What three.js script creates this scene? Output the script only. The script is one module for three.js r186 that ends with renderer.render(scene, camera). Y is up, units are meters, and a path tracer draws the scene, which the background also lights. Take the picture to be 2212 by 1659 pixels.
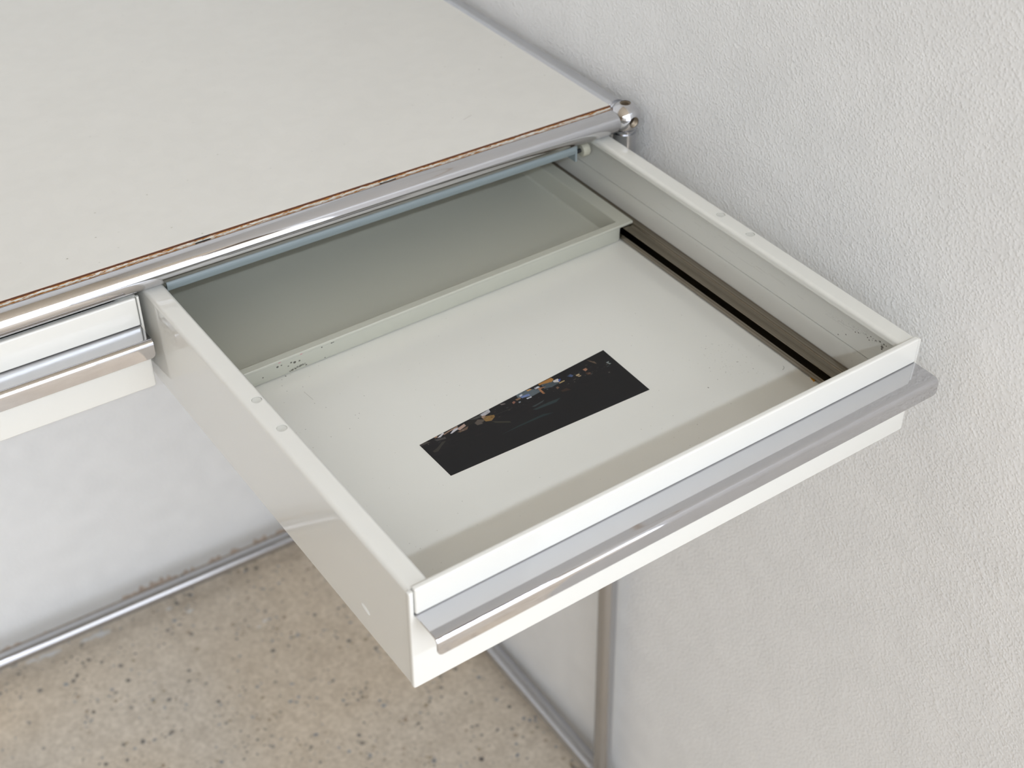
import * as THREE from 'three';
import { RoundedBoxGeometry } from 'three/addons/geometries/RoundedBoxGeometry.js';
import { mergeGeometries, toCreasedNormals } from 'three/addons/utils/BufferGeometryUtils.js';
import { RectAreaLightUniformsLib } from 'three/addons/lights/RectAreaLightUniformsLib.js';
import { Brush, Evaluator, SUBTRACTION } from 'three-bvh-csg';

RectAreaLightUniformsLib.init();
const scene = new THREE.Scene();
const BALL = 0.822;                       // height of the front right ball joint above the floor (m)

// ---------------------------------------------------------------- camera
const camera = new THREE.PerspectiveCamera(2 * Math.atan(829.5 / 3168.2) * 180 / Math.PI, 2212 / 1659, 0.05, 60);
camera.position.set(-0.62328, BALL + 0.52116, 0.80983);
camera.rotation.set(-0.652039, -0.567513, -0.018381, 'YXZ');
camera.focus = 0.93;
camera.userData.fStop = 9;
scene.add(camera);

// ---------------------------------------------------------------- sky, daylight, exposure
scene.background = new THREE.Color(0.95, 1.0, 1.06);
const renderer = new THREE.WebGLRenderer({ antialias: true });
renderer.toneMapping = THREE.LinearToneMapping;
renderer.toneMappingExposure = 0.925;
renderer.shadowMap.enabled = true;
const WIN = { x0: -1.5, x1: 2.25, y0: 0.12, y1: 1.93, z: 3.0 };
const daylight = new THREE.RectAreaLight(new THREE.Color(0.96, 1.0, 1.10), 1.9, WIN.x1 - WIN.x0, WIN.y1 - WIN.y0);
daylight.position.set((WIN.x0 + WIN.x1) / 2, (WIN.y0 + WIN.y1) / 2, WIN.z - 0.03);
daylight.lookAt(daylight.position.x, daylight.position.y, -5);
daylight.name = 'window_daylight';
scene.add(daylight);

// ---------------------------------------------------------------- helpers
let seed = 7;
const rnd = () => { seed = (seed * 1664525 + 1013904223) >>> 0; return seed / 4294967296; };
const mm = g => { g.scale(0.001, 0.001, 0.001); return g; };
const finish = m => { m.castShadow = true; m.receiveShadow = true; return m; };
function part(name, geo, mat, parent, label) {
  const m = finish(new THREE.Mesh(mm(geo), mat)); m.name = name; parent.add(m);
  if (label) m.userData.label = label;
  return m;
}
function planarUV(g, fu, fv) {
  const p = g.attributes.position, uv = new Float32Array(p.count * 2);
  for (let i = 0; i < p.count; i++) { uv[2 * i] = fu(p.getX(i), p.getY(i), p.getZ(i)); uv[2 * i + 1] = fv(p.getX(i), p.getY(i), p.getZ(i)); }
  g.setAttribute('uv', new THREE.BufferAttribute(uv, 2)); return g;
}
const box = (x0, x1, y0, y1, z0, z1, r = 0) => {
  const g = r ? new RoundedBoxGeometry(x1 - x0, y1 - y0, z1 - z0, 3, r) : new THREE.BoxGeometry(x1 - x0, y1 - y0, z1 - z0);
  g.translate((x0 + x1) / 2, (y0 + y1) / 2, (z0 + z1) / 2); return g;
};
function fillet(pts, r, n = 8) {          // round the inner corners of a polyline
  const out = [pts[0]];
  for (let i = 1; i < pts.length - 1; i++) {
    const A = new THREE.Vector2(...pts[i - 1]), B = new THREE.Vector2(...pts[i]), C = new THREE.Vector2(...pts[i + 1]);
    const rr = Array.isArray(r) ? r[i - 1] : r;
    const u = A.clone().sub(B).normalize(), v = C.clone().sub(B).normalize();
    const ang = Math.acos(u.dot(v)), d = rr / Math.tan(ang / 2);
    const p = B.clone().addScaledVector(u, d), q = B.clone().addScaledVector(v, d);
    const c = B.clone().addScaledVector(u.clone().add(v).normalize(), rr / Math.sin(ang / 2));
    let a0 = Math.atan2(p.y - c.y, p.x - c.x), a1 = Math.atan2(q.y - c.y, q.x - c.x);
    let da = a1 - a0; while (da > Math.PI) da -= 2 * Math.PI; while (da < -Math.PI) da += 2 * Math.PI;
    for (let k = 0; k <= n; k++) out.push([c.x + rr * Math.cos(a0 + da * k / n), c.y + rr * Math.sin(a0 + da * k / n)]);
  }
  out.push(pts[pts.length - 1]); return out;
}
function sheetShape(path, t) {            // a sheet of thickness t folded along a path
  const L = [], R = [];
  for (let i = 0; i < path.length; i++) {
    const a = path[Math.max(0, i - 1)], b = path[Math.min(path.length - 1, i + 1)];
    const dx = b[0] - a[0], dy = b[1] - a[1], l = Math.hypot(dx, dy), nx = -dy / l, ny = dx / l;
    L.push(new THREE.Vector2(path[i][0] + nx * t / 2, path[i][1] + ny * t / 2));
    R.push(new THREE.Vector2(path[i][0] - nx * t / 2, path[i][1] - ny * t / 2));
  }
  return new THREE.Shape(L.concat(R.reverse()));
}
const extrudeZ = (shape, z0, z1, bevel = 0) => {
  const g = new THREE.ExtrudeGeometry(shape, { depth: z1 - z0 - 2 * bevel, bevelEnabled: bevel > 0, bevelSize: bevel, bevelThickness: bevel, bevelOffset: -bevel, bevelSegments: 4, curveSegments: 8, steps: 1 });
  g.translate(0, 0, z0 + bevel); return toCreasedNormals(g, 0.6);
};
function tube(A, B, r, seg = 64) {        // cylinder between two points (mm)
  const a = new THREE.Vector3(...A), b = new THREE.Vector3(...B), l = a.distanceTo(b);
  const g = new THREE.CylinderGeometry(r, r, l, seg, 1);
  g.applyQuaternion(new THREE.Quaternion().setFromUnitVectors(new THREE.Vector3(0, 1, 0), b.clone().sub(a).normalize()));
  g.translate((a.x + b.x) / 2, (a.y + b.y) / 2, (a.z + b.z) / 2); return g;
}
const csg = new Evaluator(); csg.useGroups = false; csg.attributes = ['position', 'normal', 'uv'];
function cut(g, tools) {
  let b = new Brush(g); b.updateMatrixWorld();
  for (const t of tools) { const c = new Brush(t); c.updateMatrixWorld(); b = csg.evaluate(b, c, SUBTRACTION); }
  return b.geometry;
}
function canvas(w, h, draw, srgb = true) {
  const c = document.createElement('canvas'); c.width = w; c.height = h; draw(c.getContext('2d'), w, h);
  const t = new THREE.CanvasTexture(c); if (srgb) t.colorSpace = THREE.SRGBColorSpace;
  t.wrapS = t.wrapT = THREE.RepeatWrapping; t.magFilter = THREE.LinearFilter; return t;
}
function dataTex(w, h, f, srgb) {         // f(x, y) -> grey 0..1 or [r, g, b] 0..255
  const d = new Uint8Array(w * h * 4);
  for (let y = 0; y < h; y++) for (let x = 0; x < w; x++) {
    const v = f(x, y), i = 4 * (y * w + x);
    if (typeof v === 'number') d[i] = d[i + 1] = d[i + 2] = Math.max(0, Math.min(255, v * 255)); else { d[i] = v[0]; d[i + 1] = v[1]; d[i + 2] = v[2]; }
    d[i + 3] = 255;
  }
  const t = new THREE.DataTexture(d, w, h); if (srgb) t.colorSpace = THREE.SRGBColorSpace;
  t.wrapS = t.wrapT = THREE.RepeatWrapping; t.magFilter = THREE.LinearFilter; t.minFilter = THREE.LinearFilter; t.needsUpdate = true; return t;
}
function noiseGrid(n, s) {                // tiling value noise of n cells
  let k = s; const r = () => { k = (k * 1664525 + 1013904223) >>> 0; return k / 4294967296; };
  const g = new Float32Array(n * n); for (let i = 0; i < n * n; i++) g[i] = r();
  return (u, v) => {
    u = (u - Math.floor(u)) * n; v = (v - Math.floor(v)) * n;
    const i = Math.floor(u), j = Math.floor(v); let a = u - i, b = v - j; a = a * a * (3 - 2 * a); b = b * b * (3 - 2 * b);
    const i1 = (i + 1) % n, j1 = (j + 1) % n;
    return (g[j * n + i] * (1 - a) + g[j * n + i1] * a) * (1 - b) + (g[j1 * n + i] * (1 - a) + g[j1 * n + i1] * a) * b;
  };
}
const sRGB = (r, g, b) => new THREE.Color().setRGB(r, g, b, THREE.SRGBColorSpace);
function tag(o, label, category, group) { o.userData.label = label; o.userData.category = category; if (group) o.userData.group = group; return o; }
function struct(name, geo, mat, label) {
  const m = finish(new THREE.Mesh(geo, mat)); m.name = name; m.userData.kind = 'structure'; if (label) m.userData.label = label; scene.add(m); return m;
}

// ---------------------------------------------------------------- materials
const nA = noiseGrid(64, 11), nB = noiseGrid(512, 23), nC = noiseGrid(256, 5), nD = noiseGrid(16, 91), nE = noiseGrid(8, 41);
// stippled wall paint: relief of roller nibs, in a 1.2 m square
const scars = [[[352, -240], [364, -246], [381, -243], [394, -240], [405, -247], [419, -256], [435, -256]], [[370, -188], [382, -199], [392, -207]], [[309, -111], [320, -110], [330, -111]], [[366, -336], [368, -346], [380, -349], [395, -352]], [[373, -279], [382, -280]], [[395, -244], [402, -263]], [[389, -181], [395, -202]], [[264, 77], [260, 69]]];
const WALLSQ = 1.2, WZ0 = -0.65, WY0 = 0;
const segDist = (px, py, l) => {
  let m = 1e9;
  for (let i = 0; i < l.length - 1; i++) {
    const [ax, ay] = l[i], [bx, by] = l[i + 1], dx = bx - ax, dy = by - ay;
    const t = Math.max(0, Math.min(1, ((px - ax) * dx + (py - ay) * dy) / (dx * dx + dy * dy)));
    m = Math.min(m, Math.hypot(px - ax - t * dx, py - ay - t * dy));
  }
  return m;
};
const nibs = new Float32Array(2048 * 2048);
for (let k = 0; k < 420000; k++) {
  const x = rnd() * 2048, y = rnd() * 2048, r = 1.1 + 1.1 * rnd() * rnd(), a = 0.25 + 0.75 * rnd(), n = Math.ceil(r * 2);
  for (let j = -n; j <= n; j++) for (let i = -n; i <= n; i++) {
    const X = Math.floor(x) + i, Y = Math.floor(y) + j, q = ((X - x) ** 2 + (Y - y) ** 2) / (r * r), at = ((Y + 2048) % 2048) * 2048 + (X + 2048) % 2048;
    if (q < 4) nibs[at] = Math.max(nibs[at], a * Math.exp(-q));
  }
}
const wallRelief = dataTex(2048, 2048, (x, y) => {
  const u = x / 2048, v = y / 2048;
  const c = nC(u, v), d = nD(u, v);
  let h = 0.58 * nibs[y * 2048 + x] + 0.06 * nC(u + 0.3, v) + 0.03 * d;
  const Z = (u * WALLSQ + WZ0) * 1000, Y = (v * WALLSQ + WY0 - BALL) * 1000;
  if (Z > 240 && Y < 100 && Y > -380) for (const l of scars) {
    const q = segDist(Z, Y, l) + 1.6 * (c - 0.5); if (q < 6) h += 0.26 * Math.exp(-q * q / 3.2);
  }
  return h;
});
const wallPaint = dataTex(1024, 1024, (x, y) => {
  const u = x / 1024, v = y / 1024, Y = (v * WALLSQ + WY0) * 1000;
  const w = (nA(u, v) - 0.5) * 5 + (nE(u, v) - 0.5) * 3;
  let c = [243 + w, 243 + w, 242 + w];
  const edge = -1 + 12 * (nC(u, 0.3) - 0.4) + 14 * (nD(u, 0.7) - 0.5);      // bare brownish strip where the paint stops short of the floor
  if (Y < edge || Y > 1194) { const k = nC(u, v) * 40; c = [196 + k, 180 + k, 166 + k]; }
  return c;
}, true);
const wallMat = new THREE.MeshPhysicalMaterial({ map: wallPaint, bumpMap: wallRelief, bumpScale: 0.0008, roughness: 0.35, specularIntensity: 0.6 });
// exposed aggregate concrete floor, 1.5 m square
const floorMap = canvas(2048, 2048, (g, W, H) => {
  const im = g.createImageData(W, H), d = im.data;
  for (let y = 0; y < H; y++) for (let x = 0; x < W; x++) {
    const u = x / W, v = y / H, i = 4 * (y * W + x);
    const f = (nB(u, v) - 0.5) * 22 + (nC(u, v) - 0.5) * 14 + (nA(u, v) - 0.5) * 8 + (nE(u, v) - 0.5) * 10;
    const hue = (nD(u + 0.4, v + 0.2) - 0.5) * 14;
    d[i] = 204 + f + hue * 0.4; d[i + 1] = 190 + f; d[i + 2] = 171 + f - hue * 0.5; d[i + 3] = 255;
  }
  g.putImageData(im, 0, 0);
  const cols = ['#6f6a66', '#7d756c', '#8a8d92', '#8b7660', '#777b82', '#9a8a72', '#5f5a55', '#a39a8c'];
  for (let k = 0; k < 30000; k++) {
    const x = rnd() * W, y = rnd() * H, cl = nA(x / W + 0.13, y / H + 0.3); if (rnd() > cl * cl * 1.5) continue;
    const r = 1.4 + 2.6 * Math.pow(rnd(), 2.2);
    g.globalAlpha = 0.4 + 0.6 * rnd(); g.fillStyle = cols[Math.floor(rnd() * cols.length)];
    g.beginPath(); g.ellipse(x, y, r, r * (0.6 + 0.4 * rnd()), rnd() * 3.14, 0, 6.3); g.fill();
  }
  // old white paint drips on the concrete near the wall
  const fx = x => ((x / 1600) % 1 + 1) % 1 * W, fz = z => (1 - ((z / 1600) % 1 + 1) % 1) * H;
  g.fillStyle = '#d9d8d6';
  for (const [x, z, r] of [[-373, -533, 9], [-385, -534, 8], [-397, -535, 7], [-440, -535, 9], [-452, -537, 8], [-465, -539, 6], [-291, -526, 4], [-271, -507, 5], [-200, -440, 4], [-209, -434, 3]])
    for (let k = 0; k < 7; k++) { g.globalAlpha = 0.35 + 0.35 * rnd(); g.beginPath(); g.ellipse(fx(x) + (rnd() - 0.5) * r * 2, fz(z) + (rnd() - 0.5) * r * 0.8, r * (0.4 + 0.6 * rnd()), r * (0.25 + 0.3 * rnd()), rnd() - 0.5, 0, 6.3); g.fill(); }
  g.globalAlpha = 1;
});
const floorMat = new THREE.MeshPhysicalMaterial({ map: floorMap, roughness: 0.55, bumpMap: floorMap, bumpScale: 0.0004 });
const ceilingMat = new THREE.MeshStandardMaterial({ color: sRGB(0.94, 0.89, 0.81), roughness: 0.9 });
const soffitMat = new THREE.MeshStandardMaterial({ color: sRGB(0.36, 0.29, 0.21), roughness: 0.7 });
const leftMat = new THREE.MeshStandardMaterial({ color: sRGB(0.56, 0.48, 0.39), roughness: 0.9 });
const roomMat = new THREE.MeshStandardMaterial({ color: sRGB(0.94, 0.92, 0.89), roughness: 0.9 });

const enamel = (map) => new THREE.MeshPhysicalMaterial({ color: map ? 0xffffff : sRGB(0.885, 0.88, 0.855), map: map || null, roughness: 0.4, clearcoat: 1, clearcoatRoughness: 0.03 });
const WHITE = '#e2e1da';
const enamelMat = enamel();
const chromeMat = new THREE.MeshPhysicalMaterial({ color: new THREE.Color(0.575, 0.575, 0.595), metalness: 1, roughness: 0.05 });
const chromeSoft = new THREE.MeshPhysicalMaterial({ color: new THREE.Color(0.51, 0.515, 0.535), metalness: 1, roughness: 0.16 });
const steelMap = canvas(512, 512, (g, W, H) => {             // drawn steel: brownish streaks along the length
  g.fillStyle = '#8f877b'; g.fillRect(0, 0, W, H);
  for (let k = 0; k < 170; k++) { g.globalAlpha = 0.12 + 0.2 * rnd(); g.fillStyle = ['#6a6150', '#a59d92', '#7b7264', '#5e5546'][k % 4]; g.fillRect(0, rnd() * H, W, 1 + rnd() * 9); }
  g.globalAlpha = 1;
});
const steelMat = new THREE.MeshPhysicalMaterial({ map: steelMap, metalness: 1, roughness: 0.26 });
const brassMat = new THREE.MeshPhysicalMaterial({ color: new THREE.Color(0.30, 0.25, 0.19), metalness: 1, roughness: 0.4 });
const blueGreyMat = new THREE.MeshPhysicalMaterial({ color: sRGB(0.56, 0.605, 0.615), roughness: 0.4, clearcoat: 0.3, clearcoatRoughness: 0.2 });
const nylonMat = new THREE.MeshPhysicalMaterial({ color: sRGB(0.74, 0.73, 0.66), roughness: 0.45 });
const plugMat = new THREE.MeshPhysicalMaterial({ color: sRGB(0.81, 0.81, 0.785), roughness: 0.4 });
const rubberMat = new THREE.MeshStandardMaterial({ color: sRGB(0.12, 0.12, 0.12), roughness: 0.8 });

// ---------------------------------------------------------------- the room
const planeUV = (g, f) => planarUV(g, (x, y, z) => f(x, y, z)[0], (x, y, z) => f(x, y, z)[1]);
const bx = (x0, x1, y0, y1, z0, z1) => box(x0, x1, y0, y1, z0, z1);
struct('floor', planeUV(bx(-5.2, 2.5, -0.12, 0, -0.8, 3.3), (x, y, z) => [x / 1.6, z / 1.6]), floorMat, 'beige exposed aggregate concrete floor with dark specks');
struct('ceiling', bx(-5.2, 2.5, 2.75, 2.87, -0.8, 3.3), ceilingMat, 'plain ceiling of the room');
struct('ceiling_bay', bx(0.22, 2.36, 1.98, 2.10, 0.78, 1.7), soffitMat, 'brown wooden soffit over the bay on the right');
{
  const g = planeUV(bx(0, 0.16, 0, 2.75, -0.62, 0.78), (x, y, z) => [(z - WZ0) / WALLSQ, (y - WY0) / WALLSQ]);
  const w = struct('wall_right', g, wallMat, 'white stippled painted wall beside the desk with a few plaster scars');
  w.position.set(0.0206, 0, 0); w.rotation.y = 0.026;
}
struct('wall_back', planeUV(bx(-5.2, 0.2, 0, 2.75, -0.735, -0.574), (x, y) => [(x + 0.3) / WALLSQ, (y - WY0) / WALLSQ]), wallMat, 'white painted wall behind the desk');
struct('wall_left', bx(-5.2, -5.06, 0, 2.75, -0.574, 3.0), leftMat, 'plain wall on the far left of the room');
struct('wall_side', bx(2.36, 2.5, 0, 2.75, 0.62, 3.0), roomMat, 'plain wall of the bay on the right');
struct('wall_bay', bx(0.215, 2.36, 0, 2.75, 0.62, 0.78), roomMat, 'plain return wall of the bay on the right');
{ // front wall around the big window
  const { x0, x1, y0, y1, z } = WIN;
  const gs = [bx(-5.2, x0, 0, 2.75, z, z + 0.16), bx(x1, 2.5, 0, 2.75, z, z + 0.16), bx(x0, x1, y1, 2.75, z, z + 0.16), bx(x0, x1, 0, y0, z, z + 0.16)];
  struct('wall_front', mergeGeometries(gs), roomMat, 'wall with the wide window facing the desk');
  const frameMat = new THREE.MeshStandardMaterial({ color: sRGB(0.35, 0.33, 0.31), roughness: 0.5 });
  const glass = new THREE.MeshPhysicalMaterial({ color: 0xffffff, roughness: 0, transmission: 1, thickness: 0, ior: 1.5 });
  const w = new THREE.Group(); w.name = 'window_1'; w.userData.kind = 'structure'; w.userData.label = 'wide dark framed window facing the desk'; scene.add(w);
  const n = 4, fr = [bx(x0, x1, y0, y0 + 0.05, z + 0.02, z + 0.08), bx(x0, x1, y1 - 0.05, y1, z + 0.02, z + 0.08)];
  for (let i = 0; i <= n; i++) { const c = x0 + 0.025 + (x1 - x0 - 0.05) * i / n; fr.push(bx(c - 0.025, c + 0.025, y0, y1, z + 0.02, z + 0.08)); }
  fr.forEach(g => { const m = finish(new THREE.Mesh(g, frameMat)); m.name = 'frame'; w.add(m); });
  for (let i = 0; i < n; i++) {
    const a = x0 + 0.025 + (x1 - x0 - 0.05) * i / n + 0.025, b = x0 + 0.025 + (x1 - x0 - 0.05) * (i + 1) / n - 0.025;
    const p = new THREE.Mesh(new THREE.PlaneGeometry(b - a, y1 - y0 - 0.1), glass); p.position.set((a + b) / 2, (y0 + y1) / 2, z + 0.05); p.name = 'pane'; w.add(p);
  }
}
// linear ceiling lamp parallel to the desk front
{
  const lamp = new THREE.Group(); lamp.name = 'linear_lamp'; lamp.position.set(-1.05, 2.75, 2.61); scene.add(lamp);
  tag(lamp, 'long linear lamp under the ceiling by the window', 'lamp');
  const LEN = 4.4, WID = 0.07, LUM = 89;
  const h = finish(new THREE.Mesh(new THREE.BoxGeometry(LEN + 0.02, 0.045, WID + 0.02), new THREE.MeshStandardMaterial({ color: sRGB(0.9, 0.9, 0.9), roughness: 0.5 }))); h.position.y = -0.0225; h.name = 'housing'; lamp.add(h);
  const d = new THREE.Mesh(new THREE.BoxGeometry(LEN, 0.008, WID), new THREE.MeshStandardMaterial({ color: 0xffffff, emissive: new THREE.Color(0.88, 0.99, 1.14), emissiveIntensity: 3 })); d.position.y = -0.049; d.name = 'diffuser'; lamp.add(d);
  const l = new THREE.RectAreaLight(new THREE.Color(0.88, 0.99, 1.14), LUM, LEN, WID); l.position.set(0, -0.056, 0); l.rotation.x = -Math.PI / 2; l.name = 'lamp_light'; lamp.add(l);
}

// ---------------------------------------------------------------- desk: frame of chrome tubes and balls
const desk = new THREE.Group(); desk.name = 'desk'; desk.position.set(0, BALL, 0); scene.add(desk);
tag(desk, 'chrome tube desk with white top and white metal drawers, one pulled open', 'desk');
const DX = -1180, DZ = -534, YF = -799;
const NECK = 10.6;
function railPart(name, A, B, mat, R = 9.5) {
  const a = new THREE.Vector3(...A), b = new THREE.Vector3(...B), d = b.clone().sub(a).normalize();
  const a2 = a.clone().addScaledVector(d, NECK + 1.2), b2 = b.clone().addScaledVector(d, -NECK - 1.2);
  // body plus narrow collars next to the balls
  const g = [tube(a2.toArray(), b2.toArray(), R), tube(a.clone().addScaledVector(d, 8).toArray(), a2.toArray(), R - 1.1, 40), tube(b2.toArray(), b.clone().addScaledVector(d, -8).toArray(), R - 1.1, 40)];
  return part(name, mergeGeometries(g), mat, desk);
}
railPart('front_rail', [DX, -0.7, 0.2], [0, -0.7, 0.2], chromeMat, 9.0);
railPart('back_rail', [DX, 0, DZ], [0, 0, DZ], chromeSoft);
railPart('side_rail', [0, 0, DZ], [0, 0, 0], chromeSoft);
railPart('side_rail', [DX, 0, DZ], [DX, 0, 0], chromeSoft);
for (const [x, z] of [[0, 0], [0, DZ], [DX, 0], [DX, DZ]]) railPart('leg', [x, YF, z], [x, 0, z], chromeSoft);
railPart('floor_rail', [0, YF, DZ], [0, YF, 0], chromeSoft);
railPart('floor_rail', [DX, YF, DZ], [DX, YF, 0], chromeSoft);
railPart('floor_rail', [DX, YF, DZ], [0, YF, DZ], chromeSoft);
const BR = 12.5;
function threadTool(dir) {                // cylinder cutter along +y or +z
  const g = new THREE.CylinderGeometry(4.35, 4.35, 12, 32); g.translate(0, 12.5, 0);
  const ch = new THREE.CylinderGeometry(5.0, 4.0, 1.0, 32); ch.translate(0, 11.9, 0);
  const out = [g, ch];
  if (dir === 'z') out.forEach(q => q.rotateX(Math.PI / 2));
  return out;
}
function threadLining(dir) {
  const pts = []; for (let k = 0; k <= 12; k++) pts.push(new THREE.Vector2(k % 2 ? 3.7 : 4.2, 6.6 + k * 0.36));
  pts.push(new THREE.Vector2(4.34, 11.0), new THREE.Vector2(4.34, 6.55), new THREE.Vector2(0.01, 6.55), new THREE.Vector2(0.01, 6.6), new THREE.Vector2(4.2, 6.6));
  const g = toCreasedNormals(new THREE.LatheGeometry(pts, 32), 0.3); if (dir === 'z') g.rotateX(Math.PI / 2); return g;
}
for (const [x, y, z] of [[0, 0, 0], [0, 0, DZ], [DX, 0, 0], [DX, 0, DZ], [0, YF, 0], [0, YF, DZ], [DX, YF, 0], [DX, YF, DZ]]) {
  let g = new THREE.SphereGeometry(BR, 64, 48);
  const main = x === 0 && y === 0 && z === 0;
  if (main) g = cut(g, [...threadTool('y'), ...threadTool('z')]);
  const b = part('ball_joint', g, chromeMat, desk); b.position.set(x / 1000, y / 1000, z / 1000);
  if (main) for (const d of ['y', 'z']) part('threaded_hole', threadLining(d), brassMat, b, 'brownish screw thread in the ball');
}
// adjustable feet under the floor balls
for (const [x, z] of [[0, 0], [0, DZ], [DX, 0], [DX, DZ]]) {
  const g = new THREE.LatheGeometry([[0, -822], [9, -822], [9.5, -820.5], [9, -817], [4, -815.5], [4, -808], [0, -808]].map(p => new THREE.Vector2(...p)), 32);
  const f = part('foot', g, rubberMat, desk); f.position.set(x / 1000, 0, z / 1000);
}
// tabletop with a worn front edge
const topMap = canvas(2048, 1024, (g, W, H) => {            // covers x -1172..-8, z -526..-8
  const im = g.createImageData(W, H), d = im.data;
  for (let y = 0; y < H; y++) for (let x = 0; x < W; x++) {
    const i = 4 * (y * W + x), f = (nA(x / W * 2, y / W * 2) - 0.5) * 2.5 + (nD(x / W * 2, y / W * 2) - 0.5) * 2;
    d[i] = 226 + f; d[i + 1] = 224 + f; d[i + 2] = 218 + f; d[i + 3] = 255;
  }
  g.putImageData(im, 0, 0);
  const px = x => (x + 1172) / 1164 * W, py = z => (z + 526) / 518 * H;
  const specks = [[-57, -119, 0.9], [-30, -128, 0.6], [-15, -146, 0.5], [-20, -80, 0.4], [-77, -139, 0.4], [-429, -33, 1], [-404, -48, 0.6], [-343, -12, 0.7], [-357, -31, 0.5], [-393, -79, 0.5], [-354, -82, 0.5], [-289, -108, 0.5]];
  for (const [x, z, a] of specks) { g.globalAlpha = a; g.fillStyle = '#77735f'; g.beginPath(); g.arc(px(x), py(z), 0.9, 0, 6.3); g.fill(); }
  for (let k = 0; k < 260; k++) { g.globalAlpha = 0.12 + 0.2 * rnd(); g.fillStyle = '#8d897f'; g.beginPath(); g.arc(rnd() * W, rnd() * H, 0.6 + rnd() * 0.5, 0, 6.3); g.fill(); }
  g.strokeStyle = '#9c988e'; g.lineWidth = 1;
  for (let k = 0; k < 14; k++) { g.globalAlpha = 0.18; const x = rnd() * W, y = rnd() * H; g.beginPath(); g.moveTo(x, y); g.lineTo(x + 10 * (rnd() - 0.3), y + 8 * (rnd() - 0.5)); g.stroke(); }
  g.globalAlpha = 0.5; g.beginPath(); g.moveTo(px(-113), py(-52)); g.lineTo(px(-104), py(-55)); g.stroke(); g.globalAlpha = 1;
});
const topMat = new THREE.MeshPhysicalMaterial({ map: topMap, roughness: 0.42 });
const PT = 8.6, PZ = -7.9;
const top = part('tabletop', planarUV(box(DX + 8, -8, -9.5, PT, DZ + 8, PZ - 0.6, 0.5), (x) => (x + 1172) / 1164, (x, y, z) => 1 - (z + 526) / 518), topMat, desk, 'smooth white tabletop');
{
  // chipped edge: brown core, flakes of old white paint, dark line under the top sheet
  const EW = 4096 / 2, EH = 48, len = 1164;
  const edgeMap = canvas(EW, EH, (g, W, H) => {
    const im = g.createImageData(W, H), d = im.data;
    for (let y = 0; y < H; y++) for (let x = 0; x < W; x++) {
      const i = 4 * (y * W + x), s = x / W, t = y / H;           // t 0 at the top
      const n1 = nB(s * 1.3, t * 0.06 + 0.2), n2 = nC(s * 1.2, t * 0.05 + 0.5), n3 = nA(s * 1.6, 0.4);
      let c = [186 + 60 * (n1 - 0.5), 126 + 56 * (n1 - 0.5), 58 + 50 * (n1 - 0.5)];
      const mid = 0.58 + 0.26 * (n3 - 0.5), wdt = 0.07 + 0.5 * Math.max(0, n2 * 0.6 + n1 * 0.6 - 0.34);
      if (Math.abs(t - mid) < wdt && n1 + n2 * 0.7 > 0.56) c = [238, 235, 226];
      if (t < 0.13 + 0.04 * n1) c = [74, 44, 42];
      else if (t < 0.22 + 0.1 * n1) c = [130, 76, 30];
      if (t > 0.72 && nA(s * 0.9 + 0.33, 0.8) > 0.86) c = [24, 20, 16];
      d[i] = c[0]; d[i + 1] = c[1]; d[i + 2] = c[2]; d[i + 3] = 255;
    }
    g.putImageData(im, 0, 0);
  });
  const g = new THREE.BoxGeometry(len, 4.4, 1.0, 900, 6, 1); g.translate(DX + 8 + len / 2, PT - 2.2 - 0.1, PZ - 0.5);
  const p = g.attributes.position;
  for (let i = 0; i < p.count; i++) {
    const s = (p.getX(i) - DX) / 1164, t = p.getY(i), front = p.getZ(i) > PZ - 0.4;
    if (front && t < PT - 0.4) p.setZ(i, p.getZ(i) + (nB(s * 1.3, t * 0.02) - 0.6) * 0.7);
  }
  planarUV(g, x => (x - DX - 8) / len, (x, y) => (y - (PT - 4.5)) / 4.4 * 1.1 - 0.1); g.computeVertexNormals();
  part('worn_edge', g, new THREE.MeshStandardMaterial({ map: edgeMap, roughness: 0.75 }), top, 'chipped orange brown front edge with flakes of white');
}
// lock bar, bracket and rollers under the front rail
const bar = part('stop_bar', (() => {
  const sh = sheetShape(fillet([[-16, -12.6], [-5.2, -12.6], [-3.6, -16.6], [-4.8, -20.8], [-10, -21.6]], [1.2, 3, 1.6], 6), 1.6);   // profile in (z, y)
  const g = extrudeZ(sh, 0, 333); g.rotateY(-Math.PI / 2); g.translate(-43, 0, 0); return g;
})(), blueGreyMat, desk, 'pale blue grey steel bar under the front rail');
part('bracket', mergeGeometries([box(-43.2, -41.4, -27.5, -11.5, -18, -4).toNonIndexed(), box(-41.6, -37, -27.5, -12, -18, -16.4).toNonIndexed()]), blueGreyMat, bar);
for (const [x0, x1] of [[-35.5, -28.9], [-377.2, -370.5]]) {
  const s = x0 < -300 ? -1 : 1, c = x0 < -300 ? x1 : x0;
  const g = new THREE.LatheGeometry([[1.6, 0], [4.6, 0], [5.4, 0.8], [5.4, 5.8], [4.6, 6.6], [1.6, 6.6]].map(q => new THREE.Vector2(...q)), 40); g.rotateZ(-Math.PI / 2 * s); g.translate(c, -21.8, s < 0 ? -30 : -8.4);
  const r = part('roller', g, nylonMat, desk, 'small white nylon roller');
  const a = tube([c - 5 * s, -21.8, s < 0 ? -30 : -8.4], [c + 5 * s, -21.8, s < 0 ? -30 : -8.4], 1.7, 20); part('axle', a, rubberMat, r);
}

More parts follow.
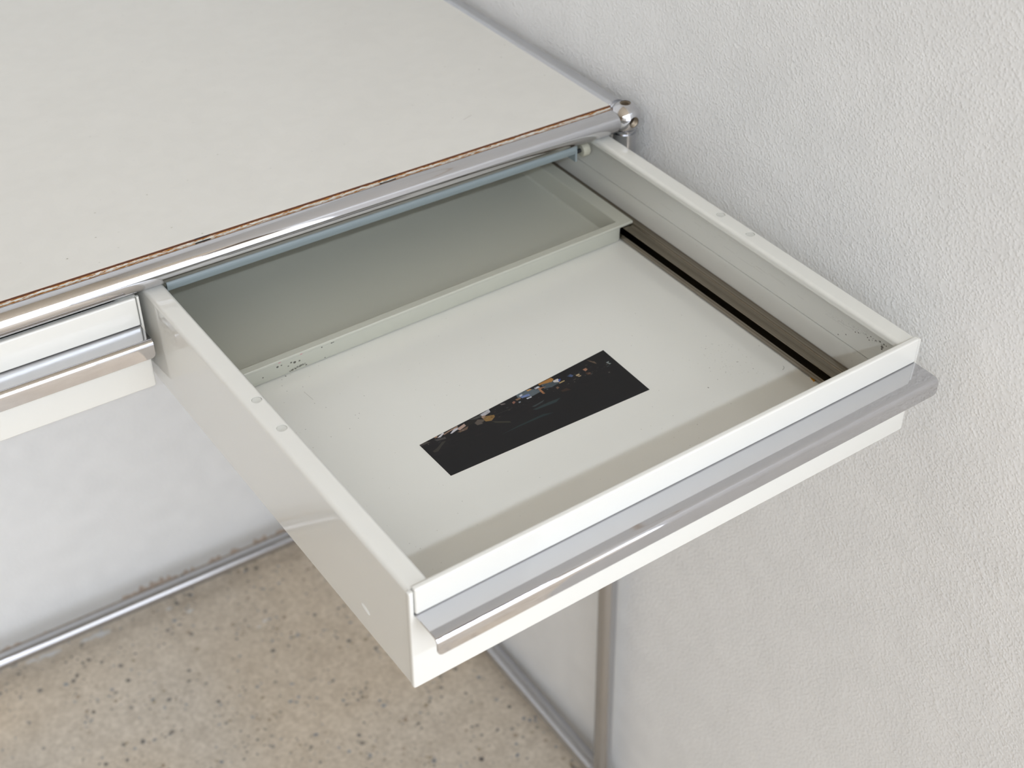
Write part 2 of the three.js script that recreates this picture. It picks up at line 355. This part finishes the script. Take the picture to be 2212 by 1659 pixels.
// ---------------------------------------------------------------- drawers
const TILT = 1.8756 * Math.PI / 180, YAW = 2.0157 * Math.PI / 180;
const drawerFloorMap = canvas(2048, 2048, (g, W, H) => {     // x -392..-14, z -165..314
  g.fillStyle = WHITE; g.fillRect(0, 0, W, H);
  const px = x => (x + 392) / 378 * W, py = z => (z + 165) / 479 * H;
  const sp = [[-327, 43], [-330, 49], [-330, 56], [-319, 58], [-321, 78], [-317, 86], [-302, 104], [-305, 104], [-305, 108], [-290, 90], [-329, 114], [-315, 114], [-323, 41, 1.6], [-339, 98], [-58, 171], [-68, 182, 0.9], [-80, 200, 1.0], [-60, 206, 1.1], [-56, 218, 1.0], [-35, 201], [-95, 216, 1.5], [-84, 213], [-74, 210], [-56, 142]];
  for (const [x, z, r = 0.8] of sp) { g.globalAlpha = 0.7; g.fillStyle = '#77736a'; g.beginPath(); g.arc(px(x), py(z), r * 1.7, 0, 6.3); g.fill(); }
  for (let k = 0; k < 420; k++) { g.globalAlpha = 0.15 + 0.35 * rnd(); g.fillStyle = '#8c8879'; g.beginPath(); g.arc(rnd() * W, rnd() * H, 0.8 + rnd(), 0, 6.3); g.fill(); }
  for (let k = 0; k < 60; k++) { g.globalAlpha = 0.2 + 0.25 * rnd(); g.fillStyle = '#8c8879'; g.beginPath(); g.arc(px(-62 + 26 * (rnd() - 0.5)), py(205 + 50 * (rnd() - 0.5)), 0.8 + rnd(), 0, 6.3); g.fill(); }
  g.globalAlpha = 0.7; g.strokeStyle = '#6b675c'; g.lineWidth = 1.6; g.beginPath(); g.moveTo(px(-37), py(227.6)); g.quadraticCurveTo(px(-37.4), py(230), px(-40.4), py(230.6)); g.stroke();
  g.globalAlpha = 0.35; g.beginPath(); g.moveTo(px(-321), py(63)); g.lineTo(px(-320), py(74)); g.stroke(); g.globalAlpha = 1;
});
const sideMap = canvas(2048, 512, (g, W, H) => {             // z -165..318, y -86..-10
  g.fillStyle = WHITE; g.fillRect(0, 0, W, H);
  const px = z => (z + 165) / 483 * W, py = y => (-10 - y) / 76 * H;
  const dot = (z, y, r, a, c = '#4b463f') => { g.globalAlpha = a; g.fillStyle = c; g.beginPath(); g.ellipse(px(z), py(y), r, r * 1.4, 0, 0, 6.3); g.fill(); };
  for (const [z, y, r = 2] of [[277, -34], [278.7, -35], [279.5, -31.7], [284, -32], [287.5, -30.8, 3], [290, -33.7, 5], [290, -35.4, 3], [291, -31, 3], [293, -31.1], [269, -35], [266.4, -36], [259, -42.6], [252.6, -46.5]]) dot(z, y, r, 0.8);
  for (let k = 0; k < 90; k++) { const t = rnd(); dot(236 + 58 * t, -37 + 6 * t + 3 * (rnd() - 0.5), 0.7 + rnd() * 1.2 * t, 0.25 + 0.5 * t * rnd()); }
  for (let k = 0; k < 160; k++) dot(-165 + rnd() * 483, -84 + rnd() * 60, 0.8 + rnd() * 0.6, 0.15 + 0.25 * rnd(), '#8c8879');
  g.strokeStyle = '#7d7868'; g.lineWidth = 1.2;
  for (let k = 0; k < 16; k++) { g.globalAlpha = 0.25; const z = 60 + rnd() * 230, y = -30 - rnd() * 10; g.beginPath(); g.moveTo(px(z), py(y)); g.lineTo(px(z + 4 + rnd() * 14), py(y + 0.6 * (rnd() - 0.5))); g.stroke(); }
  g.globalAlpha = 1;
});
const sideMat = enamel(sideMap), drawerFloorMat = enamel(drawerFloorMap);
drawerFloorMat.clearcoat = 0.6; drawerFloorMat.clearcoatRoughness = 0.14;
function handleGeometry(x0, x1, zf, plateY, lipBot, out) {   // folded chrome pull, swept along its profile with rounded lip corners
  const path = fillet([[zf - 2, plateY], [zf + out, plateY], [zf + out + 0.3, lipBot]], [3.4], 14), t = 1.1, n = path.length;
  const cum = [0]; for (let i = 1; i < n; i++) cum.push(cum[i - 1] + Math.hypot(path[i][0] - path[i - 1][0], path[i][1] - path[i - 1][1]));
  const rows = [], L = cum[n - 1], rc = 3.2;
  const at = s => { let i = 1; while (i < n - 1 && cum[i] < s) i++; const k = (s - cum[i - 1]) / (cum[i] - cum[i - 1]); const a = path[i - 1], b = path[i], dx = b[0] - a[0], dy = b[1] - a[1], l = Math.hypot(dx, dy); return [a[0] + k * dx, a[1] + k * dy, -dy / l, dx / l]; };
  const ss = [...cum.slice(0, -1)]; for (let k = 0; k <= 10; k++) ss.push(L - rc + rc * Math.sin(k / 10 * Math.PI / 2));
  ss.sort((a, b) => a - b);
  for (const s of ss) { const e = Math.max(0, s - (L - rc)); const ins = rc - Math.sqrt(Math.max(0, rc * rc - e * e)); rows.push([...at(s), ins]); }
  const P = [], idx = [];
  const cols = 2;
  for (const sgn of [1, -1]) for (const [z, y, nz, ny, ins] of rows) for (let c = 0; c < cols; c++) P.push(c ? x1 - ins : x0 + ins, y + sgn * ny * t / 2, z + sgn * nz * t / 2);
  const m = rows.length, off = m * 2;
  for (let i = 0; i < m - 1; i++) { const a = 2 * i, b = a + 1, c = a + 2, d = a + 3; idx.push(a, c, b, b, c, d, off + a, off + b, off + c, off + b, off + d, off + c); idx.push(a, off + a, c, off + a, off + c, c, b, d, off + b, off + b, d, off + d); }
  idx.push(0, 1, off, 1, off + 1, off, 2 * m - 2, off + 2 * m - 2, 2 * m - 1, 2 * m - 1, off + 2 * m - 2, off + 2 * m - 1);
  const g = new THREE.BufferGeometry(); g.setAttribute('position', new THREE.Float32BufferAttribute(P, 3)); g.setIndex(idx);
  const h = toCreasedNormals(g, 0.5);
  return planarUV(h, x => x / 1000, (x, y, z) => (z - y) / 1000);
}
function makeDrawer(o, open) {
  const d = new THREE.Group(); d.name = 'drawer'; desk.add(d);
  const { xl, xr, yT, yB, zf, zb, sTop, sBot, plateY, lipBot } = o, fy = -80 + (yT + 11.5);
  const w = 14.2, plugs = [];
  for (const s of [-1, 1]) {              // folded side sheets: wall, top flange, short lip
    const X = s < 0 ? xl : xr, q = v => X - s * v;
    const path = fillet([[q(0.5), yB + 0.5], [q(0.5), yT - 0.5], [q(w - 0.5), yT - 0.5], [q(w - 0.5), yT - 4.8]], [2.6, 2.2], 8);
    let g = extrudeZ(sheetShape(path, 1), zb, zf - 3.6);
    if (open) {
      const xm = s < 0 ? -384.7 : -19.6, cutters = [];
      for (const z of s < 0 ? [131, 162.5] : [134.3, 165]) { const c = new THREE.CylinderGeometry(3.2, 3.2, 3, 28); c.translate(xm, yT, z); cutters.push(c); plugs.push([xm, z]); }
      g = cut(g, cutters);
    }
    planarUV(g, (x, y, z) => (z + 165) / 483, (x, y) => (y + 86) / 76);
    part('side_panel', g, s < 0 ? enamelMat : sideMat, d);
    part('side_liner', planarUV(box(...(s < 0 ? [xl + 0.9, xl + 1.8] : [xr - 1.8, xr - 0.9]), fy + 31, yT - 1.2, zb + 1, zf - 4.6), (x, y, z) => (z + 165) / 483, (x, y) => (y + 86) / 76), sideMat, d);
    part('side_liner', planarUV(box(...(s < 0 ? [xl + 0.9, xl + 1.8] : [xr - 1.8, xr - 0.9]), fy, fy + 30.3, zb + 1, zf - 4.6), (x, y, z) => (z + 165) / 483, (x, y) => (y + 86) / 76), sideMat, d);
    // stainless channel along the bottom edge
    const a = v => X - s * v;
    const prof = fillet([[a(17.2), fy + 6.2], [a(17.2), fy + 0.6], [a(2.2), fy + 0.6], [a(2.2), fy + 13.2], [a(8.2), fy + 13.2], [a(9.0), fy + 12.7], [a(12.4), fy + 12.7], [a(13), fy + 13.1], [a(17.6), fy + 13.1]], [1.6, 1, 1, 0.4, 0.4, 0.4, 0.4], 6);
    part('channel', planarUV(extrudeZ(sheetShape(prof, 0.9), zb + 2, zf - 5), (x, y, z) => z / 400, (x, y) => (Math.abs(x - X) + (y - fy)) / 31), steelMat, d, 'brownish steel channel along the drawer floor');
  }
  for (const [x, z] of plugs) {
    const g = new THREE.LatheGeometry([[0, -1.3], [3.15, -1.3], [3.15, -0.42], [2.8, -0.36], [1.5, -0.6], [0, -0.7]].map(q => new THREE.Vector2(...q)), 28); g.translate(x, yT, z);
    part('plug', g, plugMat, d, 'small grey plug sunk in the flange');
  }
  part('bottom_panel', planarUV(box(xl + 0.9, xr - 0.9, fy - 1.2, fy, zb, zf - 4), (x) => (x - xl) / (xr - xl), (x, y, z) => 1 - (z + 165) / 479), drawerFloorMat, d);
  part('back_panel', box(xl + 1, xr - 1, fy, yT - 8, zb, zb + 1.2), enamelMat, d);
  part('inner_front', box(xl + 1, xr - 1, fy - 1, yT - 0.4, zf - 5, zf - 3.7), enamelMat, d);
  // front: lower panel with upstands at both ends, and the fascia strip set between them
  const sh = new THREE.Shape(); const e = 2.6, r = 2;
  sh.moveTo(xl - 1 + r, yB); sh.lineTo(xr + 0.4 - r, yB); sh.quadraticCurveTo(xr + 0.4, yB, xr + 0.4, yB + r);
  sh.lineTo(xr + 0.4, yT); sh.lineTo(xr - e + 1.2, yT); sh.lineTo(xr - e + 1.2, sBot - 1.4); sh.lineTo(xl + e - 0.6, sBot - 1.4); sh.lineTo(xl + e - 0.6, yT); sh.lineTo(xl - 1, yT); sh.lineTo(xl - 1, yB + r); sh.quadraticCurveTo(xl - 1, yB, xl - 1 + r, yB);
  part('front_panel', extrudeZ(sh, zf - 3.7, zf, 1.1), enamelMat, d, 'glossy white lower front');
  part('fascia_strip', box(xl + e - 0.1, xr - e + 1.4 - 0.9, sBot, sTop, zf - 3.4, zf + 0.6, 1.3), enamelMat, d, 'glossy white strip above the handle');
  part('handle', handleGeometry(xl + e - 0.3, xr - e + 0.3, zf, plateY, lipBot, 20.6), chromeMat, d, 'folded chrome pull handle');
  return d;
}
const openDrawer = makeDrawer({ xl: -393.2, xr: -13.2, yT: -11.5, yB: -86.1, zf: 317, zb: -165, sTop: -9.3, sBot: -28.4, plateY: -29.1, lipBot: -40.6 }, true);
openDrawer.rotation.set(TILT, YAW, 0, 'YXZ');
openDrawer.userData.label = 'drawer pulled open beside the wall';
const dent = new THREE.SphereGeometry(1, 20, 14); dent.scale(0.8, 1.5, 4.6); dent.rotateX(0.25); dent.translate(-393.4, -68, 266);
part('embossed_dimple', dent, enamelMat, openDrawer);
const closedDrawer = makeDrawer({ xl: -778.6, xr: -398.6, yT: -12, yB: -84.8, zf: 5, zb: -440, sTop: -11.6, sBot: -33.4, plateY: -34.3, lipBot: -46.6 }, false);
closedDrawer.userData.label = 'closed drawer left of the open one';

// ---------------------------------------------------------------- things lying in the open drawer (placed in the drawer's frame)
function inDrawer(o) { o.position.set(0, BALL, 0); o.rotation.set(TILT, YAW, 0, 'YXZ'); scene.add(o); return o; }
{ // pen tray
  const tray = inDrawer(new THREE.Group()); tray.name = 'drawer_tray';
  tag(tray, 'shallow grey green tray with a flat rim at the back of the open drawer', 'tray');
  const trayMap = canvas(2048, 128, (g, W, H) => {           // x -386..-21, y -80..-63
    g.fillStyle = '#c2c2b5'; g.fillRect(0, 0, W, H);
    const px = x => (x + 386) / 365 * W, py = y => (-63 - y) / 17 * H;
    const dot = (x, y, rx, ry, c, a) => { g.globalAlpha = a; g.fillStyle = c; g.beginPath(); g.ellipse(px(x), py(y), rx, ry, 0, 0, 6.3); g.fill(); };
    for (const [x, y, r = 3] of [[-329, -69.8, 5], [-326, -69.7], [-318.6, -70.6, 4], [-316, -71.5, 6], [-312.3, -71.8, 4], [-321, -72.6], [-307.6, -77.4, 4], [-294.5, -68, 3], [-286.7, -67.5, 4], [-285.3, -67.5, 3], [-292.8, -77.8], [-340.5, -73.9]]) dot(x, y, r, r * 1.1, '#3c3a34', 0.85);
    for (let k = 0; k < 46; k++) { const t = rnd(); dot(-321 + 12 * t + rnd(), -78 + 1.6 * t + rnd() * 1.2, 1 + rnd() * 2, 2 + rnd() * 2, '#4a473f', 0.6); }
    for (const x of [-328, -311.4]) dot(x, -65.4, 6, 2, '#d0607a', 0.8);
    g.globalAlpha = 1;
  });
  const trayMat = new THREE.MeshPhysicalMaterial({ map: trayMap, roughness: 0.42, clearcoat: 0.7, clearcoatRoughness: 0.06 });
  const rr = (x0, x1, z0, z1, y, r, n = 5) => {              // rounded rectangle ring of points
    const out = [];
    for (const [cx, cz, a] of [[x1 - r, z1 - r, 0], [x0 + r, z1 - r, 1], [x0 + r, z0 + r, 2], [x1 - r, z0 + r, 3]])
      for (let k = 0; k <= n; k++) { const t = (a + k / n) * Math.PI / 2; out.push([cx + r * Math.cos(t), y, cz + r * Math.sin(t)]); }
    return out;
  };
  const loft = rings => {
    const P = [], I = [], n = rings[0].length; rings.forEach(q => q.forEach(p => P.push(...p)));
    for (let j = 0; j < rings.length - 1; j++) for (let i = 0; i < n; i++) { const a = j * n + i, b = j * n + (i + 1) % n, c = a + n, e = b + n; I.push(a, b, c, b, e, c); }
    const g = new THREE.BufferGeometry(); g.setAttribute('position', new THREE.Float32BufferAttribute(P, 3)); g.setIndex(I); return toCreasedNormals(g, 0.5);
  };
  const X0 = -374.5, X1 = -31.4, Z1 = 41, Z0 = -150;
  const O = (i, y, r) => rr(X0 + i, X1 - i, Z0 + i, Z1 - i, y, r), F = (ix, iz, y, r) => rr(X0 - ix, X1 + ix, Z0 - iz, Z1 + iz, y, r);
  // outer shell with rim
  const shell = loft([O(2.2, -79.8, 2), O(0.7, -79.2, 2.4), O(0, -77.5, 2.6), F(0, 0, -66.4, 2.6), F(9.6, 1.4, -66.1, 1.2), F(10, 1.8, -65.6, 1.2), F(10, 1.8, -64.2, 1.2), F(9.6, 1.4, -63.7, 1.2), F(-1.2, -4.2, -63.7, 2)]);
  planarUV(shell, x => (x + 386) / 365, (x, y) => (y + 80) / 17);
  part('rim_and_wall', shell, trayMat, tray);
  const inner = loft([F(-1.2, -4.2, -63.7, 2), F(-1.8, -4.7, -64.3, 2), F(-4.2, -6.6, -77.6, 2), F(-5.4, -7.8, -78.6, 2), rr(-200, -199, -56, -55, -78.6, 0.2)]);
  planarUV(inner, () => 0.9, () => 0.3);
  part('tray_floor', inner, trayMat, tray);
  part('underside', box(X0 + 2.3, X1 - 2.3, -79.85, -79.3, Z0 + 2.3, Z1 - 2.3), trayMat, tray);
}
{ // cut photo print
  const shapes = [["#a9783f",[0.6296,0.0945,0.6921,0.0851,0.6958,0.1229,0.6777,0.155,0.6271,0.121]],["#4a5257",[0.6352,0.1285,0.6858,0.1645,0.6989,0.225,0.6621,0.2344,0.6309,0.2136]],["#cfc9c5",[0.6896,0.1493,0.7133,0.1474,0.7158,0.1834,0.7064,0.2098,0.6896,0.1796]],["#3f57a8",[0.7121,0.1701,0.7239,0.1701,0.7152,0.2023,0.7077,0.2004]],["#a2734f",[0.6071,0.1626,0.6402,0.1947,0.614,0.1947,0.6134,0.2873,0.6046,0.2817,0.6034,0.1985]],["#b59b6b",[0.7046,0.2231,0.7302,0.2212,0.7295,0.2363,0.7033,0.2401]],["#5d666b",[0.5109,0.1134,0.5696,0.1134,0.6021,0.1777,0.5978,0.2287,0.559,0.2401,0.5059,0.1777]],["#c8cad2",[0.5134,0.1437,0.5272,0.1418,0.5284,0.1626,0.5147,0.1664]],["#c8cad2",[0.5953,0.1304,0.6152,0.1267,0.6184,0.155,0.5984,0.1569]],["#c8cad2",[0.5297,0.2401,0.5522,0.242,0.5509,0.2609,0.5303,0.259]],["#6d7fae",[0.5147,0.172,0.5528,0.1834,0.5515,0.2174,0.5178,0.2079]],["#b98f5a",[0.559,0.1115,0.5765,0.1115,0.5815,0.1323,0.5621,0.1361]],["#8a6a50",[0.4859,0.1777,0.5078,0.1815,0.5072,0.2042,0.4891,0.2079]],["#8d6250",[0.4635,0.206,0.4747,0.1947,0.4772,0.2212,0.4641,0.2401]],["#8b9096",[0.4878,0.242,0.4966,0.2439,0.4947,0.2628,0.4859,0.2628]],["#776f6b",[0.4154,0.1456,0.4354,0.1626,0.4347,0.1796,0.4185,0.1701]],["#6d5140",[0.6727,0.2817,0.6833,0.2722,0.6852,0.3025,0.6733,0.3176]],["#3a2a24",[0.679,0.3686,0.7064,0.3648,0.7152,0.4216,0.6814,0.3989]],["#8a6c3f",[0.3036,0.2741,0.3223,0.2401,0.3542,0.2741,0.3498,0.3062,0.3273,0.3422,0.3079,0.3176]],["#5b524b",[0.2623,0.2684,0.2836,0.2363,0.3054,0.2779,0.2842,0.327,0.2648,0.3157]],["#9a7f6d",[0.3073,0.2042,0.331,0.1834,0.3285,0.2136,0.3073,0.2571,0.3048,0.2344]],["#b6b5bb",[0.3079,0.1758,0.3567,0.1474,0.3517,0.2023,0.3285,0.2136,0.3142,0.206]],["#4c4b48",[0.2517,0.1758,0.3079,0.1777,0.3061,0.2136,0.2692,0.2117]],["#23211f",[0.2255,0.2268,0.2536,0.1834,0.2792,0.2212,0.2573,0.2647,0.2274,0.259]],["#b49a8c",[0.1805,0.2325,0.2211,0.2042,0.2205,0.2457,0.188,0.2703]],["#c9c7cc",[0.1443,0.259,0.1668,0.2193,0.1893,0.2136,0.1799,0.2457,0.1505,0.2665]],["#6b5648",[0.1736,0.2854,0.2024,0.276,0.2261,0.2703,0.213,0.31,0.1824,0.31]],["#a98a76",[0.1187,0.2212,0.1468,0.206,0.1874,0.189,0.1868,0.2079,0.1493,0.2231,0.1218,0.2344]],["#d5d3d6",[0.0868,0.2344,0.1181,0.1966,0.1218,0.2117,0.0987,0.2476]],["#b08c70",[0.075,0.2042,0.0887,0.2042,0.0874,0.225,0.0775,0.2268]],["#4a4644",[0.0706,0.2476,0.1118,0.276,0.1099,0.3062,0.075,0.2836]],["#4a4440",[0.0019,0.2155,0.0337,0.2212,0.0456,0.2514,0.0069,0.2495]],["#3a3632",[0.0281,0.4121,0.0518,0.3913,0.0843,0.3384,0.0981,0.3497,0.0687,0.3989,0.045,0.4461,0.03,0.4386]],["#263234",[0.3217,0.6389,0.4085,0.6181,0.5184,0.6144,0.5578,0.6616,0.5047,0.6446,0.4041,0.6371]],["#2e393b",[0.5147,0.4688,0.5896,0.465,0.6421,0.4764,0.6134,0.5142,0.5272,0.4953]],["#3c4245",[0.5178,0.414,0.5484,0.4064,0.5828,0.3932,0.5684,0.4178,0.529,0.4329]],["#2c2a28",[0.3548,0.2779,0.436,0.2836,0.426,0.2987,0.3654,0.2854]],["#3d3a30",[0.3279,0.3667,0.3835,0.482,0.3835,0.5085,0.336,0.414]],["#a5785f",[0.8413,0.1815,0.8576,0.1777,0.8588,0.2117,0.8445,0.2268]],["#4a352a",[0.837,0.2571,0.8538,0.2722,0.8538,0.3251,0.8364,0.3006]],["#45557a",[0.7589,0.1777,0.777,0.1682,0.7833,0.2079,0.772,0.2212]],["#b59f7b",[0.7933,0.2212,0.8101,0.2193,0.8089,0.242,0.7939,0.2476]],["#b59f7b",[0.797,0.2552,0.8107,0.259,0.8089,0.2741,0.797,0.2703]],["#8b928f",[0.9538,0.2382,0.97,0.2363,0.9606,0.2609,0.9688,0.2836,0.96,0.2911]],["#6a584a",[0.8951,0.0567,0.9163,0.1342,0.9151,0.1815,0.9082,0.155]],["#55504c",[0.92,0.4121,0.9275,0.4159,0.9244,0.4329,0.9188,0.4291]]];
  const printMap = canvas(1600, 530, (g, W, H) => {
    g.fillStyle = '#1b1a1b'; g.fillRect(0, 0, W, H);
    for (let k = 0; k < 120; k++) { g.globalAlpha = 0.1; g.fillStyle = '#302c2a'; g.beginPath(); g.ellipse(rnd() * W, H * (0.1 + 0.4 * rnd()), 10 + rnd() * 50, 4 + rnd() * 10, 0.2, 0, 6.3); g.fill(); }
    for (const [c, q] of shapes) {
      g.fillStyle = c; g.strokeStyle = c; g.globalAlpha = 0.95; g.beginPath();
      const n = q.length / 2; let cx = 0, cy = 0; for (let i = 0; i < n; i++) { cx += q[2 * i] / n; cy += q[2 * i + 1] / n; }
      for (let i = 0; i < n; i++) { const x = (cx + (q[2 * i] - cx) * 1.12) * W, y = (cy + (q[2 * i + 1] - cy) * 1.12) * H; if (i) g.lineTo(x, y); else g.moveTo(x, y); }
      g.closePath();
      g.fill();
    }
    for (let k = 0; k < 420; k++) {                          // dark folds and small lights among the figures
      const t = rnd(), x = (0.02 + 0.93 * t) * W, y = (0.24 - 0.02 * t + 0.22 * (rnd() - 0.5)) * H;
      g.globalAlpha = 0.4 * rnd(); g.fillStyle = rnd() < 0.7 ? '#1a1817' : ['#a08b7a', '#8e95a2', '#6b5a4c'][k % 3];
      g.beginPath(); g.ellipse(x, y, 2 + rnd() * 12, 1 + rnd() * 4, -0.25 + rnd() * 0.3, 0, 6.3); g.fill();
    }
    g.globalAlpha = 1;
  });
  const c = [[-287.2, 154], [-286.6, 190.1], [-128.9, 195], [-127.7, 142.5]];
  const sh = new THREE.Shape(c.map(([x, z]) => new THREE.Vector2(x, -z)));
  const g = new THREE.ExtrudeGeometry(sh, { depth: 0.28, bevelEnabled: false }); g.rotateX(-Math.PI / 2); g.translate(0, -79.97, 0);
  planarUV(g, x => (x + 287.5) / 160.1, (x, y, z) => 1 - (z - 142.3) / 52.9);
  const paper = new THREE.MeshPhysicalMaterial({ map: printMap, roughness: 0.5, specularIntensity: 0.5 });
  const pr = inDrawer(new THREE.Group()); pr.name = 'photo_print';
  tag(pr, 'dark photo print with small lit figures cut to a tapering strip', 'photo');
  part('print', g, paper, pr);
  const back = new THREE.ExtrudeGeometry(sh, { depth: 0.06, bevelEnabled: false }); back.rotateX(-Math.PI / 2); back.translate(-0.35, -80.0, 0.1);
  part('paper_backing', back, new THREE.MeshStandardMaterial({ color: sRGB(0.92, 0.91, 0.88), roughness: 0.8 }), pr);
}
{ // tiny orange paper scrap by the channel
  const sh = new THREE.Shape([[-29.6, -247.4], [-31.2, -252.6], [-28.9, -252.2]].map(q => new THREE.Vector2(...q)));
  const g = new THREE.ExtrudeGeometry(sh, { depth: 0.2, bevelEnabled: false }); g.rotateX(-Math.PI / 2); g.translate(-0.4, -79.95, 0);
  const s = inDrawer(new THREE.Mesh(mm(g), new THREE.MeshStandardMaterial({ color: sRGB(0.82, 0.58, 0.16), roughness: 0.7 }))); finish(s); s.name = 'paper_scrap';
  tag(s, 'tiny orange paper scrap beside the steel channel', 'scrap');
}
renderer.render(scene, camera);
